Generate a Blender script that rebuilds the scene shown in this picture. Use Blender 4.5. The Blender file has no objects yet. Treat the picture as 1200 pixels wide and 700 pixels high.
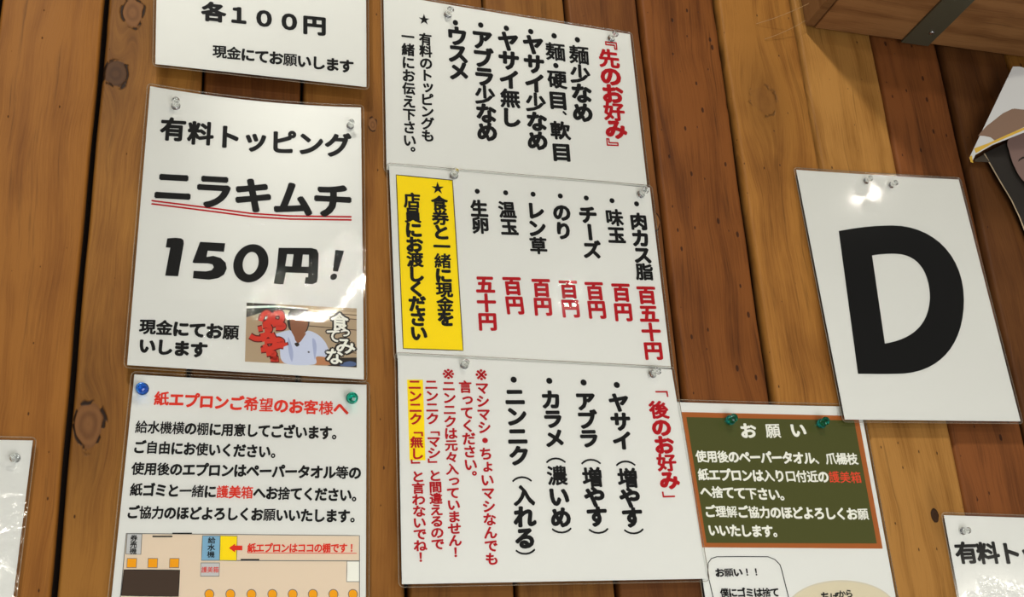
import bpy, bmesh, math, random
import numpy as np
from mathutils import Vector, Matrix

# ------------------------------------------------------------------ camera, light, exposure
SC = bpy.context.scene
COL = SC.collection
# wall frame in millimetres: x to the right along the wall, y up, o = distance out of the wall
RX, RY, RZ, FPX, DIST = -0.4023217, 0.3096730, 0.0589790, 1453.82, 1254.933
_cx, _sx, _cy, _sy, _cz, _sz = math.cos(RX), math.sin(RX), math.cos(RY), math.sin(RY), math.cos(RZ), math.sin(RZ)
ROT = np.array([[_cz, -_sz, 0], [_sz, _cz, 0], [0, 0, 1]]) @ np.array([[1, 0, 0], [0, _cx, -_sx], [0, _sx, _cx]]) \
    @ np.array([[_cy, 0, _sy], [0, 1, 0], [-_sy, 0, _cy]])
EYE = ROT.T @ np.array([0, 0, DIST])
ZUP = 1.9                                              # the wall frame's origin is 1.9 m above the floor


def W(p):                                              # wall frame (mm) -> world (m)
    return Vector((p[0] / 1000, -p[2] / 1000, p[1] / 1000 + ZUP))


cam = bpy.data.cameras.new('camera')
cam_ob = bpy.data.objects.new('camera', cam)
COL.objects.link(cam_ob)
cam.sensor_width = 36
cam.lens = FPX * 36 / 1200
cam.clip_start = 0.01
_m = Matrix.Identity(4)
for _i in range(3):
    a = ROT[_i]
    _m[0][_i], _m[1][_i], _m[2][_i] = a[0], -a[2], a[1]
_m.translation = W(EYE)
cam_ob.matrix_world = _m
SC.camera = cam_ob

world = bpy.data.worlds.new('world')
SC.world = world
world.use_nodes = True
_bg = world.node_tree.nodes['Background']
_bg.inputs[0].default_value = (1.0, 0.98, 0.95, 1)
_bg.inputs[1].default_value = 0.17


def lamp(name, pos, target, size, power, color):
    l = bpy.data.lights.new(name, 'AREA')
    l.shape = 'DISK'
    l.size = size
    l.energy = power
    l.color = color
    o = bpy.data.objects.new(name, l)
    COL.objects.link(o)
    o.location = W(pos)
    o.rotation_euler = (W(target) - W(pos)).to_track_quat('-Z', 'Y').to_euler()
    return o


def spot(px, y, size, power):
    """small ceiling lamp at height y whose reflection in the glossy films is seen around px"""
    d = np.array([px[0] - 600, 350 - px[1], -FPX]) @ ROT
    p = EYE - d * ((EYE[2] - 8) / d[2])
    r = d * np.array([1, 1, -1])
    q = p + r * ((y - p[1]) / r[1])
    return lamp('ceiling_spot', q, p, size, power * (np.linalg.norm(q - p) / 1000) ** 2, (1, 0.93, 0.80))


lamp('ceiling_lamp', (-1100, 2500, 2300), (0, 0, 0), 0.30, 90, (1, 0.97, 0.92))
lamp('low_fill_light', (150, -1150, 1800), (60, -60, 0), 1.3, 26, (0.99, 0.985, 0.985))  # added soft fill, low in front, to brighten the lower wall; no real source
spot((366, 334), 830, .07, 1.6)
spot((1026, 196), 800, .025, .16)
spot((14, 640), 820, .05, .35)
spot((1168, 704), 820, .04, .7)
spot((665, 342), 830, .03, .16)

SC.view_settings.view_transform = 'Standard'
SC.view_settings.look = 'None'
SC.view_settings.gamma = 1
SC.view_settings.use_curve_mapping = False
SC.view_settings.exposure = 0.03
SC.cycles.max_bounces = 10
SC.cycles.transparent_max_bounces = 16


# ------------------------------------------------------------------ helpers
def unproj(px, o=0.0):
    """pixels (n,2) -> wall frame points on the plane o mm in front of the wall"""
    px = np.atleast_2d(np.asarray(px, float))
    o = np.broadcast_to(np.asarray(o, float), (len(px),))
    d = np.c_[px[:, 0] - 600, 350 - px[:, 1], np.full(len(px), -FPX)] @ ROT
    t = (o - EYE[2]) / d[:, 2]
    return EYE + d * t[:, None]


def unproj_y(px, y):
    d = np.array([px[0] - 600, 350 - px[1], -FPX]) @ ROT
    return EYE + d * ((y - EYE[1]) / d[1])


def proj(P):
    Q = (np.atleast_2d(P) - EYE) @ ROT.T
    return np.c_[600 + FPX * Q[:, 0] / -Q[:, 2], 350 - FPX * Q[:, 1] / -Q[:, 2]]


def lin(c):
    return tuple(((v / 255) / 12.92 if v / 255 <= .04045 else ((v / 255 + .055) / 1.055) ** 2.4) for v in c) + (1,)


WP = {}                                                # world position of each part


def link(name, verts, faces, mat=None, parent=None, smooth=False, origin=None):
    """verts in wall frame mm -> one mesh object whose origin is at its centre"""
    V = np.asarray(verts, float)
    Wv = np.c_[V[:, 0] / 1000, -V[:, 2] / 1000, V[:, 1] / 1000 + ZUP]
    c = Wv.mean(0) if origin is None else np.array(W(origin))
    me = bpy.data.meshes.new(name)
    me.from_pydata([tuple(v) for v in (Wv - c)], [], [tuple(int(i) for i in f) for f in faces])
    if mat:
        me.materials.append(mat)
    if smooth:
        me.polygons.foreach_set('use_smooth', [True] * len(me.polygons))
    me.update()
    ob = bpy.data.objects.new(name, me)
    COL.objects.link(ob)
    if parent is not None:
        ob.parent = parent
        ob.location = Vector(c) - WP.get(parent.name, parent.location)
    else:
        ob.location = c
    WP[ob.name] = Vector(c)
    return ob


def thing(name, label, cat, at, group=None):
    o = bpy.data.objects.new(name, None)
    COL.objects.link(o)
    o.empty_display_size = 0.02
    o.location = W(at)
    o['label'] = label
    o['category'] = cat
    if group:
        o['group'] = group
    return o


def new_mat(name):
    m = bpy.data.materials.new(name)
    m.use_nodes = True
    nt = m.node_tree
    return m, nt, nt.nodes['Principled BSDF']


def sset(b, **kw):
    for k, v in kw.items():
        b.inputs[k.replace('_', ' ')].default_value = v


def ink(name, c, rough=.55):
    m, nt, b = new_mat(name)
    b.inputs['Base Color'].default_value = lin(c)
    b.inputs['Roughness'].default_value = rough
    b.inputs['Specular IOR Level'].default_value = 0.2
    return m


class NB:                                              # tiny node builder
    def __init__(s, nt):
        s.nt = nt

    def n(s, t, **kw):
        x = s.nt.nodes.new(t)
        for k, v in kw.items():
            setattr(x, k, v)
        return x

    def m(s, op, a, b=None, c=None):
        x = s.n('ShaderNodeMath', operation=op)
        for i, v in enumerate((a, b, c)):
            if v is None:
                continue
            if isinstance(v, (int, float)):
                x.inputs[i].default_value = v
            else:
                s.nt.links.new(v, x.inputs[i])
        return x.outputs[0]

    def comb(s, a, b, c):
        x = s.n('ShaderNodeCombineXYZ')
        for i, v in enumerate((a, b, c)):
            if isinstance(v, (int, float)):
                x.inputs[i].default_value = v
            else:
                s.nt.links.new(v, x.inputs[i])
        return x.outputs[0]

    def noise(s, vec, scale=1.0, detail=3.0, rough=.5, dist=0.0):
        x = s.n('ShaderNodeTexNoise')
        s.nt.links.new(vec, x.inputs['Vector'])
        x.inputs['Scale'].default_value = scale
        x.inputs['Detail'].default_value = detail
        x.inputs['Roughness'].default_value = rough
        x.inputs['Distortion'].default_value = dist
        return x.outputs['Fac']

    def ramp(s, fac, stops):
        x = s.n('ShaderNodeValToRGB')
        s.nt.links.new(fac, x.inputs[0])
        el = x.color_ramp.elements
        while len(el) < len(stops):
            el.new(0.5)
        for e, (p, c) in zip(el, stops):
            e.position = p
            e.color = c if len(c) == 4 else (*c, 1)
        return x.outputs[0]

    def mix(s, fac, a, b, mode='MIX'):
        x = s.n('ShaderNodeMix', data_type='RGBA', blend_type=mode)
        for i, v in ((0, fac), (6, a), (7, b)):
            if isinstance(v, (int, float)):
                x.inputs[i].default_value = v
            elif isinstance(v, tuple):
                x.inputs[i].default_value = v
            else:
                s.nt.links.new(v, x.inputs[i])
        return x.outputs[2]

    def smooth(s, v, lo, hi):
        x = s.n('ShaderNodeMapRange', interpolation_type='SMOOTHSTEP')
        s.nt.links.new(v, x.inputs[0])
        x.inputs[1].default_value = lo
        x.inputs[2].default_value = hi
        return x.outputs[0]


def wood(name, light, mid, dark, knots=(), seed=0.0, pits=True, along='z', rough=.58, rings=.5, pitcut=.55, pitsize=.11):
    m, nt, b = new_mat(name)
    N = NB(nt)
    geo = N.n('ShaderNodeNewGeometry')
    sp = N.n('ShaderNodeSeparateXYZ')
    nt.links.new(geo.outputs['Position'], sp.inputs[0])
    X = N.m('MULTIPLY', sp.outputs[0], 1000.0)
    Yo = N.m('MULTIPLY', sp.outputs[1], 1000.0)
    Z = N.m('MULTIPLY', N.m('SUBTRACT', sp.outputs[2], ZUP), 1000.0)
    if along == 'x':
        X, Yo, Z = Yo, Z, X
    # wobble of the grain
    wob = N.noise(N.comb(N.m('MULTIPLY', X, .012), seed, N.m('MULTIPLY', Z, .0055)), 1, 2)
    U = N.m('ADD', X, N.m('MULTIPLY', N.m('SUBTRACT', wob, .5), 26.0))
    kn = None
    halo = None
    tones = None
    for (kx, kz, kr, asp, tone) in knots:
        dx = N.m('SUBTRACT', X, kx)
        dz = N.m('MULTIPLY', N.m('SUBTRACT', Z, kz), 1 / asp)
        irr = N.noise(N.comb(N.m('MULTIPLY', dx, .075), kz * .1, N.m('MULTIPLY', dz, .075)), 1, 1)
        d = N.m('DIVIDE', N.m('SQRT', N.m('ADD', N.m('MULTIPLY', dx, dx), N.m('MULTIPLY', dz, dz))), kr)
        d = N.m('MULTIPLY', d, N.m('ADD', .6, N.m('MULTIPLY', irr, .8)))
        dz2 = N.m('MULTIPLY', dz, .45)
        e2 = N.m('DIVIDE', N.m('ADD', N.m('MULTIPLY', dx, dx), N.m('MULTIPLY', dz2, dz2)), (kr * 1.9) ** 2)
        w = N.m('EXPONENT', N.m('MULTIPLY', e2, -1.0))
        U = N.m('SUBTRACT', U, N.m('MULTIPLY', N.m('MULTIPLY', dx, w), .85))
        tw = N.m('MULTIPLY', N.m('LESS_THAN', d, 1.6), tone)
        tones = tw if tones is None else N.m('MAXIMUM', tones, tw)
        kn = d if kn is None else N.m('MINIMUM', kn, d)
        halo = w if halo is None else N.m('MAXIMUM', halo, w)
    broad = N.noise(N.comb(N.m('MULTIPLY', U, .02), seed + 3, N.m('MULTIPLY', Z, .0022)), 1, 2)
    ph = N.m('ADD', N.m('MULTIPLY', U, .16), N.m('MULTIPLY', broad, 16.0))
    ring = N.m('ADD', N.m('MULTIPLY', N.m('SINE', ph), .5), .5)
    ring = N.m('POWER', ring, 2.2)
    fib = N.noise(N.comb(N.m('MULTIPLY', U, .55), seed, N.m('MULTIPLY', Z, .014)), 1, 4, .6)
    fine = N.noise(N.comb(N.m('MULTIPLY', U, 1.1), seed, N.m('MULTIPLY', Z, .035)), 1, 5, .75)
    blot = N.noise(N.comb(N.m('MULTIPLY', X, .022), seed + 7, N.m('MULTIPLY', Z, .009)), 1, 3)
    v = N.m('ADD', N.m('MULTIPLY', ring, -.16 * rings * 2), N.m('MULTIPLY', fib, .50))
    v = N.m('ADD', v, N.m('MULTIPLY', blot, .66))
    v = N.m('ADD', v, N.m('MULTIPLY', fine, .42))
    light, mid, dark = [(c[0] * .79, c[1] * .75, c[2] * .62) for c in (light, mid, dark)]
    v = N.m('SUBTRACT', v, .07)
    colr = N.ramp(v, [(.30, lin(dark)), (.52, lin(mid)), (.76, lin(light))])
    hgt = N.m('ADD', N.m('MULTIPLY', fib, .6), N.m('MULTIPLY', ring, -.3))
    # long dark streaks
    st = N.noise(N.comb(N.m('MULTIPLY', U, .16), seed + 11, N.m('MULTIPLY', Z, .006)), 1, 5, .65)
    colr = N.mix(N.m('MULTIPLY', N.smooth(st, .55, .76), .58), colr, lin([c * .55 for c in dark]))
    if kn is not None:
        colr = N.mix(N.m('MULTIPLY', halo, .38), colr, lin([c * .68 for c in dark]))
        rr = N.m('ADD', N.m('MULTIPLY', N.m('SINE', N.m('ADD', N.m('MULTIPLY', kn, 11.0), N.m('MULTIPLY', blot, 8.0))), .3), N.m('MULTIPLY', fib, .6))
        kc = N.mix(rr, lin((112, 74, 40)), lin((84, 52, 26)))
        kc = N.mix(N.m('MULTIPLY', N.m('MAXIMUM', N.m('SUBTRACT', tones, .7), 0.0), 1.1), kc, lin((34, 22, 14)))
        colr = N.mix(N.m('MULTIPLY', N.m('SUBTRACT', 1.0, N.smooth(kn, .86, .96)), N.m('MINIMUM', N.m('MULTIPLY', tones, 1.4), 1.0)), colr, kc)
        crack_n = N.noise(N.comb(N.m('MULTIPLY', X, .12), seed, N.m('MULTIPLY', Z, .09)), 1, 2)
        rim = N.m('MULTIPLY', N.smooth(kn, .82, .93), N.m('SUBTRACT', 1.0, N.smooth(kn, .98, 1.12)))
        rim = N.m('MULTIPLY', rim, N.smooth(crack_n, .44, .56))
        colr = N.mix(N.m('MULTIPLY', rim, N.m('MINIMUM', N.m('ADD', .35, tones), .95)), colr, lin((24, 14, 8)))
        hgt = N.m('SUBTRACT', hgt, N.m('MULTIPLY', rim, 2.5))
    if pits:
        vo = N.n('ShaderNodeTexVoronoi', feature='F1')
        nt.links.new(N.comb(N.m('MULTIPLY', X, .045), seed, N.m('MULTIPLY', Z, .026)), vo.inputs['Vector'])
        vo.inputs['Scale'].default_value = 1.0
        dl = N.n('ShaderNodeVectorMath', operation='SUBTRACT')
        vv = N.comb(N.m('MULTIPLY', X, .045), seed, N.m('MULTIPLY', Z, .026))
        nt.links.new(vv, dl.inputs[0])
        nt.links.new(vo.outputs['Position'], dl.inputs[1])
        s2 = N.n('ShaderNodeSeparateXYZ')
        nt.links.new(dl.outputs[0], s2.inputs[0])
        ax = N.m('MULTIPLY', s2.outputs[0], 1.0)
        az = N.m('MULTIPLY', s2.outputs[2], .8)
        dd = N.m('SQRT', N.m('ADD', N.m('MULTIPLY', ax, ax), N.m('MULTIPLY', az, az)))
        cr = N.n('ShaderNodeSeparateColor')
        nt.links.new(vo.outputs['Color'], cr.inputs[0])
        lim = N.m('MULTIPLY', N.m('MAXIMUM', N.m('SUBTRACT', cr.outputs[0], pitcut), 0.0), pitsize)
        pit = N.m('MULTIPLY', N.m('SUBTRACT', 1.0, N.smooth(N.m('SUBTRACT', dd, lim), -.012, .014)), N.smooth(cr.outputs[0], pitcut, pitcut + .05))
        colr = N.mix(N.m('MULTIPLY', pit, .8), colr, lin((38, 20, 10)))
        hgt = N.m('SUBTRACT', hgt, N.m('MULTIPLY', pit, 1.5))
    nt.links.new(colr, b.inputs['Base Color'])
    b.inputs['Roughness'].default_value = rough
    b.inputs['Specular IOR Level'].default_value = .11
    bp = N.n('ShaderNodeBump')
    bp.inputs['Strength'].default_value = .5
    bp.inputs['Distance'].default_value = .0007
    nt.links.new(hgt, bp.inputs['Height'])
    nt.links.new(bp.outputs[0], b.inputs['Normal'])
    return m


def box(cx0, cx1, cy0, cy1, co0, co1):
    v = [(x, y, o) for x in (cx0, cx1) for y in (cy0, cy1) for o in (co0, co1)]
    f = [(0, 1, 3, 2), (4, 6, 7, 5), (0, 4, 5, 1), (2, 3, 7, 6), (0, 2, 6, 4), (1, 5, 7, 3)]
    return v, f


# ------------------------------------------------------------------ the setting: board wall
v, f = box(-1020, 1300, -730, 970, -60, -22)
back_mat = ink('dark_backing', (30, 19, 12), .8)
wall = link('wall_back', v, f, back_mat)
wall['kind'] = 'structure'

GAPS = [-612, -512, -412, -313, -213.5, -114, -12.5, 86.5, 178.3, 280, 385, 490.5, 588, 688, 788, 888]
WARM = ((166, 116, 56), (148, 98, 43), (120, 74, 29))
GOLD = ((180, 132, 72), (154, 106, 52), (118, 76, 34))
REDB = ((140, 84, 36), (116, 66, 26), (86, 46, 16))
PL = [  # palette, knots, standoff, gap on the left
    (WARM, [], 0, 3), (((166, 112, 52), (148, 96, 41), (126, 78, 30)), [], -1, 4),
    (((172, 122, 60), (148, 100, 46), (112, 70, 28)), [], 0, 4.5),
    (((124, 76, 36), (104, 60, 27), (80, 44, 18)), [], -3, 2.5), (((160, 110, 54), (140, 92, 42), (108, 66, 28)), [], -1, 2.5),
    (((150, 102, 54), (128, 84, 42), (96, 58, 28)), [], 0, 4), (((150, 104, 56), (128, 84, 43), (98, 60, 29)), [], -2, 3.5),
    (((134, 86, 48), (112, 68, 38), (86, 50, 28)), [], -1, 3),
    (((138, 84, 42), (112, 65, 30), (80, 43, 18)), [], -2, 4.5),
    (((178, 126, 66), (150, 101, 50), (110, 70, 30)), [], 0, 5), (((190, 142, 84), (164, 118, 64), (122, 80, 36)), [], 0, 2.5),
    (((144, 88, 50), (120, 72, 40), (90, 50, 24)), [], -4, 3.5), (((112, 72, 40), (92, 56, 29), (68, 40, 19)), [], 0, 3),
    (WARM, [], -1, 3), (WARM, [], 0, 3)]
GAPS = [-1012, -912, -812, -712] + GAPS + [988, 1088, 1188, 1288]
PL = [(GOLD, [], -1, 3), (WARM, [], 0, 3), (REDB, [], -2, 3), (WARM, [], 0, 3)] + PL + [(REDB, [], 0, 3), (WARM, [], -2, 3), (GOLD, [], 0, 3), (WARM, [], 0, 3)]
KPX = [(155, 15, 12, 1.5, .6), (136, 87, 13, 1.25, 1.3), (104, 497, 14, 1.6, .8), (896, 118, 19, 1.0, .12), (1096, 605, 4.5, 1.9, 1.5), (437, 146, 5, 1.8, .8), (767, 258, 7, 1.8, .7)]
for (a, b_, r, asp, tone) in KPX:
    w = unproj((a, b_))[0]
    for i in range(len(GAPS) - 1):
        if GAPS[i] < w[0] < GAPS[i + 1]:
            PL[i][1].append((w[0], w[1], r, asp, tone))


def plank(i):
    pal, knots, so, gap = PL[i]
    rng = random.Random(100 + i)
    x0, x1 = GAPS[i] + gap / 2, GAPS[i + 1] - PL[i + 1][3] / 2 if i + 1 < len(PL) else GAPS[i + 1] - 1.5
    rows = 140
    y0, y1 = -720, 960
    ph = [rng.uniform(0, 6.28) for _ in range(8)]
    chew = {12: 1.3, 13: 1.6}.get(i, .5)
    verts, faces = [], []
    n = 12
    bw = 3.6 if i >= 12 else 2.4
    for r in range(rows + 1):
        y = y0 + (y1 - y0) * r / rows
        wl = .5 * math.sin(y * .011 + ph[0]) + .35 * math.sin(y * .037 + ph[1]) + chew * .4 * rng.uniform(-1, 1) * (1 if y > 250 else .35)
        wr = .5 * math.sin(y * .012 + ph[2]) + .35 * math.sin(y * .041 + ph[3]) + chew * .4 * rng.uniform(-1, 1) * (1 if y > 250 else .35)
        wl *= .8
        wr *= .8
        a, b2 = x0 + wl, x1 + wr
        warp = .5 * math.sin(y * .006 + ph[4])
        prof = [(a + .6, -20), (a, -7), (a + bw * .22, -3.4), (a + bw * .6, -1.1), (a + bw, -.25), (a + bw * 1.5, 0)]
        prof += [(b2 - (p[0] - a), p[1]) for p in reversed(prof)]
        for (x, o) in prof:
            verts.append((x, y, o + so + warp))
    for r in range(rows):
        for k in range(n - 1):
            q = r * n + k
            faces.append((q, q + 1, q + n + 1, q + n))
    faces.append(tuple(range(n - 1, -1, -1)))
    faces.append(tuple(rows * n + k for k in range(n)))
    for r in range(rows):
        q = r * n
        faces.append((q + n - 1, q, q + n, q + 2 * n - 1))
    m = wood('wood_plank', *pal, knots=knots, seed=i * 4.37, pits=True, pitcut=.3 if i in (12, 15, 17) else .68)
    return link('plank', verts, faces, m, wall, smooth=True)


for i in range(len(GAPS) - 1):
    plank(i)


# ------------------------------------------------------------------ materials for sheets
def paper_mat(name, c):
    m, nt, b = new_mat(name)
    N = NB(nt)
    geo = N.n('ShaderNodeNewGeometry')
    nz = N.noise(geo.outputs['Position'], 9, 2)
    col = N.mix(nz, lin([x * .985 for x in c]), lin(c))
    nt.links.new(col, b.inputs['Base Color'])
    b.inputs['Roughness'].default_value = .7
    b.inputs['Specular IOR Level'].default_value = .2
    return m


PAPER = paper_mat('white_paper', (231, 231, 225))


def film_mat(name, bump=.0, scale=160.0, rough=.06, patches=(), wrinkle=1.1):
    """thin clear laminating film: straight-through transparency under a glossy skin, wrinkled in patches"""
    m = bpy.data.materials.new(name)
    m.use_nodes = True
    nt = m.node_tree
    nt.nodes.clear()
    N = NB(nt)
    out = N.n('ShaderNodeOutputMaterial')
    tr = N.n('ShaderNodeBsdfTransparent')
    tr.inputs[0].default_value = (.965, .97, .965, 1)
    gl = N.n('ShaderNodeBsdfGlossy')
    gl.inputs['Roughness'].default_value = rough
    fr = N.n('ShaderNodeFresnel')
    fr.inputs['IOR'].default_value = 1.38
    mx = N.n('ShaderNodeMixShader')
    geo = N.n('ShaderNodeNewGeometry')
    P = geo.outputs['Position']
    h = N.m('MULTIPLY', N.noise(P, 9, 1), .3)
    cr = N.m('SUBTRACT', N.noise(P, scale, 3, .55, .6), .5)
    amp = None
    n40 = N.m('MULTIPLY', N.noise(P, 40, 2), .0009)
    for (px, r) in patches:
        w = W(unproj(px, 5)[0])
        dist = N.n('ShaderNodeVectorMath', operation='DISTANCE')
        nt.links.new(P, dist.inputs[0])
        dist.inputs[1].default_value = w
        dn = N.m('ADD', dist.outputs['Value'], N.m('MULTIPLY', n40, float(r)))
        a = N.m('SUBTRACT', 1.0, N.smooth(dn, r * .0007, r * .0016))
        amp = a if amp is None else N.m('MAXIMUM', amp, a)
    base = bump * .25
    if amp is None:
        hh = N.m('ADD', h, N.m('MULTIPLY', cr, base))
    else:
        hh = N.m('ADD', h, N.m('MULTIPLY', cr, N.m('ADD', base, N.m('MULTIPLY', amp, wrinkle))))
    bp = N.n('ShaderNodeBump')
    bp.inputs['Strength'].default_value = 1.0
    bp.inputs['Distance'].default_value = .0012
    nt.links.new(hh, bp.inputs['Height'])
    nt.links.new(bp.outputs[0], gl.inputs['Normal'])
    nt.links.new(fr.outputs[0], mx.inputs[0])
    nt.links.new(tr.outputs[0], mx.inputs[1])
    nt.links.new(gl.outputs[0], mx.inputs[2])
    nt.links.new(mx.outputs[0], out.inputs[0])
    return m


BLACK = ink('black_ink', (8, 8, 7))
RED = ink('crimson_ink', (184, 8, 24))
ORED = ink('vermilion_ink', (226, 52, 30))
RED2 = ink('light_vermilion_ink', (240, 78, 50))
YEL = ink('yellow_ink', (253, 226, 0))
WHITE = ink('white_ink', (244, 243, 232))
GREY = ink('grey_ink', (110, 110, 108))
LGREY = ink('light_grey_ink', (206, 206, 204))
BEIGE = ink('beige_ink', (232, 214, 190))
ORANGE = ink('orange_ink', (246, 172, 10))
DBROWN = ink('dark_brown_ink', (74, 56, 42))
BLUE = ink('sky_blue_ink', (138, 184, 210))
BOARD = ink('olive_green_ink', (84, 86, 38))
BORDER = ink('rust_orange_ink', (176, 100, 44))
OVAL = ink('pale_tan_ink', (222, 212, 184))


# ------------------------------------------------------------------ sheets
class Sheet:
    """a laminated sheet: four paper corners (TL, TR, BR, BL) measured in the photo, their distances from the wall, and a curl"""

    def __init__(s, px, oc, curl=None):
        s.C = np.array([unproj(p, o)[0] for p, o in zip(px, oc)])
        s.curl = curl or (lambda u, v: 0 * u)

    def P(s, u, v):
        u = np.asarray(u, float)[..., None]
        v = np.asarray(v, float)[..., None]
        c = s.C
        p = c[0] * (1 - u) * (1 - v) + c[1] * u * (1 - v) + c[2] * u * v + c[3] * (1 - u) * v
        p = p.copy()
        p[..., 2] += s.curl(u[..., 0], v[..., 0])
        return p

    def uv(s, xy):                                     # inverse bilinear in x,y by Newton
        c = s.C[:, :2]
        u = np.full(len(xy), .5)
        v = np.full(len(xy), .5)
        for _ in range(12):
            U, V = u[:, None], v[:, None]
            p = c[0] * (1 - U) * (1 - V) + c[1] * U * (1 - V) + c[2] * U * V + c[3] * (1 - U) * V
            r = p - xy
            du = (c[1] - c[0]) * (1 - V) + (c[2] - c[3]) * V
            dv = (c[3] - c[0]) * (1 - U) + (c[2] - c[1]) * U
            det = du[:, 0] * dv[:, 1] - du[:, 1] * dv[:, 0]
            u = u - (r[:, 0] * dv[:, 1] - r[:, 1] * dv[:, 0]) / det
            v = v - (du[:, 0] * r[:, 1] - du[:, 1] * r[:, 0]) / det
        return u, v

    def hit(s, px, lift=0.0):                          # pixels -> points on the sheet
        px = np.atleast_2d(np.asarray(px, float))
        o = np.full(len(px), s.C[:, 2].mean())
        for _ in range(5):
            q = unproj(px, o)
            u, v = s.uv(q[:, :2])
            o = s.P(u, v)[:, 2]
        q = unproj(px, o + lift)
        return q

    def uvpx(s, px):
        px = np.atleast_2d(np.asarray(px, float))
        q = s.hit(px)
        return s.uv(q[:, :2])

    def size(s):
        return np.linalg.norm(s.C[1] - s.C[0]), np.linalg.norm(s.C[3] - s.C[0])


def grid_faces(nu, nv):
    return [(j * nu + i, j * nu + i + 1, (j + 1) * nu + i + 1, (j + 1) * nu + i) for j in range(nv - 1) for i in range(nu - 1)]


def slab(name, s, u0, u1, v0, v1, lo, hi, mat, parent, rnd=0.0):
    """closed thin sheet between two lifts above the surface; rnd = corner radius in mm"""
    w, h = s.size()
    W_, H_ = (u1 - u0) * w, (v1 - v0) * h

    def axis(L):
        t = list(np.linspace(0, 1, 25))
        if rnd:
            k = rnd / L
            t = list(np.linspace(0, k, 6)) + list(np.linspace(k, 1 - k, 23))[1:-1] + list(np.linspace(1 - k, 1, 6))
        return np.array(t)
    ta, tb = axis(W_), axis(H_)
    A, B = np.meshgrid(ta * W_, tb * H_)
    if rnd:
        for cx_, sx_ in ((rnd, -1), (W_ - rnd, 1)):
            for cy_, sy_ in ((rnd, -1), (H_ - rnd, 1)):
                a, b = (A - cx_) * sx_ / rnd, (B - cy_) * sy_ / rnd
                mk = (a > 0) & (b > 0)
                k = np.maximum(a, b) / np.maximum(np.hypot(a, b), 1e-9)
                A = np.where(mk, cx_ + sx_ * rnd * a * k, A)
                B = np.where(mk, cy_ + sy_ * rnd * b * k, B)
    P = s.P((u0 * w + A) / w, (v0 * h + B) / h).reshape(-1, 3)
    top, bot = P.copy(), P.copy()
    top[:, 2] += hi
    bot[:, 2] += lo
    nu, nv = len(ta), len(tb)
    n = nu * nv
    F = [tuple(reversed(q)) for q in grid_faces(nu, nv)] + [tuple(i + n for i in q) for q in grid_faces(nu, nv)]
    ring = [i for i in range(nu)] + [j * nu + nu - 1 for j in range(1, nv)] + [(nv - 1) * nu + i for i in range(nu - 2, -1, -1)] + \
        [j * nu for j in range(nv - 2, 0, -1)]
    for a, b in zip(ring, ring[1:] + ring[:1]):
        F.append((a, b, b + n, a + n))
    return link(name, np.r_[top, bot], F, mat, parent, smooth=False)


EDGE = bpy.data.materials.new('film_edge')
EDGE.use_nodes = True
_n = EDGE.node_tree
_b = _n.nodes['Principled BSDF']
_b.inputs['Base Color'].default_value = lin((176, 160, 136))
_b.inputs['Roughness'].default_value = .25
_b.inputs['Alpha'].default_value = .28


def film_edge(s, margin, root):
    """the sealed outer rim of the laminate: a fine translucent bead around it"""
    w, h = s.size()
    r = 4.5
    pts = []
    x0, x1, y0, y1 = -margin, w + margin, -margin, h + margin
    for (cx_, cy_, a0) in ((x1 - r, y0 + r, -90), (x1 - r, y1 - r, 0), (x0 + r, y1 - r, 90), (x0 + r, y0 + r, 180)):
        for k in range(6):
            t = math.radians(a0 + 18 * k)
            pts.append((cx_ + r * math.cos(t), cy_ + r * math.sin(t)))
    pts = np.array(densify(pts, 8))
    C = s.P(pts[:, 0] / w, pts[:, 1] / h)
    C[:, 2] += .15
    n = len(C)
    V_, F_ = [], []
    for i in range(n):
        t = C[(i + 1) % n] - C[i - 1]
        t /= np.linalg.norm(t)
        a = np.cross(t, (0, 0, 1.0))
        a /= np.linalg.norm(a)
        b2 = np.cross(t, a)
        for k in range(5):
            V_.append(C[i] + (a * math.cos(k * 1.2566) * .5 + b2 * math.sin(k * 1.2566) * .38))
    for i in range(n):
        for k in range(5):
            q, e, i2 = i * 5 + k, i * 5 + (k + 1) % 5, (i + 1) % n
            F_.append((q, e, i2 * 5 + (k + 1) % 5, i2 * 5 + k))
    return link('film_edge', V_, F_, EDGE, root, smooth=True)


def sheet_thing(label, s, film, group=None, margin=2.7):
    root = thing('laminated_sign', label, 'sign', s.P(.5, .0), group or 'laminated signs pinned to the plank wall')
    w, h = s.size()
    slab('paper', s, 0, 1, 0, 1, -.12, 0, PAPER, root)
    slab('laminate_film', s, -margin / w, 1 + margin / w, -margin / h, 1 + margin / h, -.3, .55, film, root, rnd=4.5)
    film_edge(s, margin, root)
    s.root = root
    return root


def densify(poly, step=8):
    out = []
    for a, b in zip(poly, poly[1:] + poly[:1]):
        n = max(1, int(math.hypot(b[0] - a[0], b[1] - a[1]) / step))
        for i in range(n):
            out.append((a[0] + (b[0] - a[0]) * i / n, a[1] + (b[1] - a[1]) * i / n))
    return out


def patch(name, s, poly, mat, lift=.1, parent=None, step=14):
    """a printed flat area given by its outline in the photo; quads are meshed finely so they follow the curl"""
    if len(poly) == 4:
        n = 10
        q = np.array(poly, float)
        t = np.linspace(0, 1, n)
        U, V = np.meshgrid(t, t)
        U, V = U.ravel()[:, None], V.ravel()[:, None]
        g = q[0] * (1 - U) * (1 - V) + q[1] * U * (1 - V) + q[2] * U * V + q[3] * (1 - U) * V
        return link(name, s.hit(g, lift), grid_faces(n, n), mat, parent or s.root)
    p = densify([tuple(a) for a in poly], step)
    return link(name, s.hit(np.array(p), lift), [tuple(range(len(p)))], mat, parent or s.root)


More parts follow.
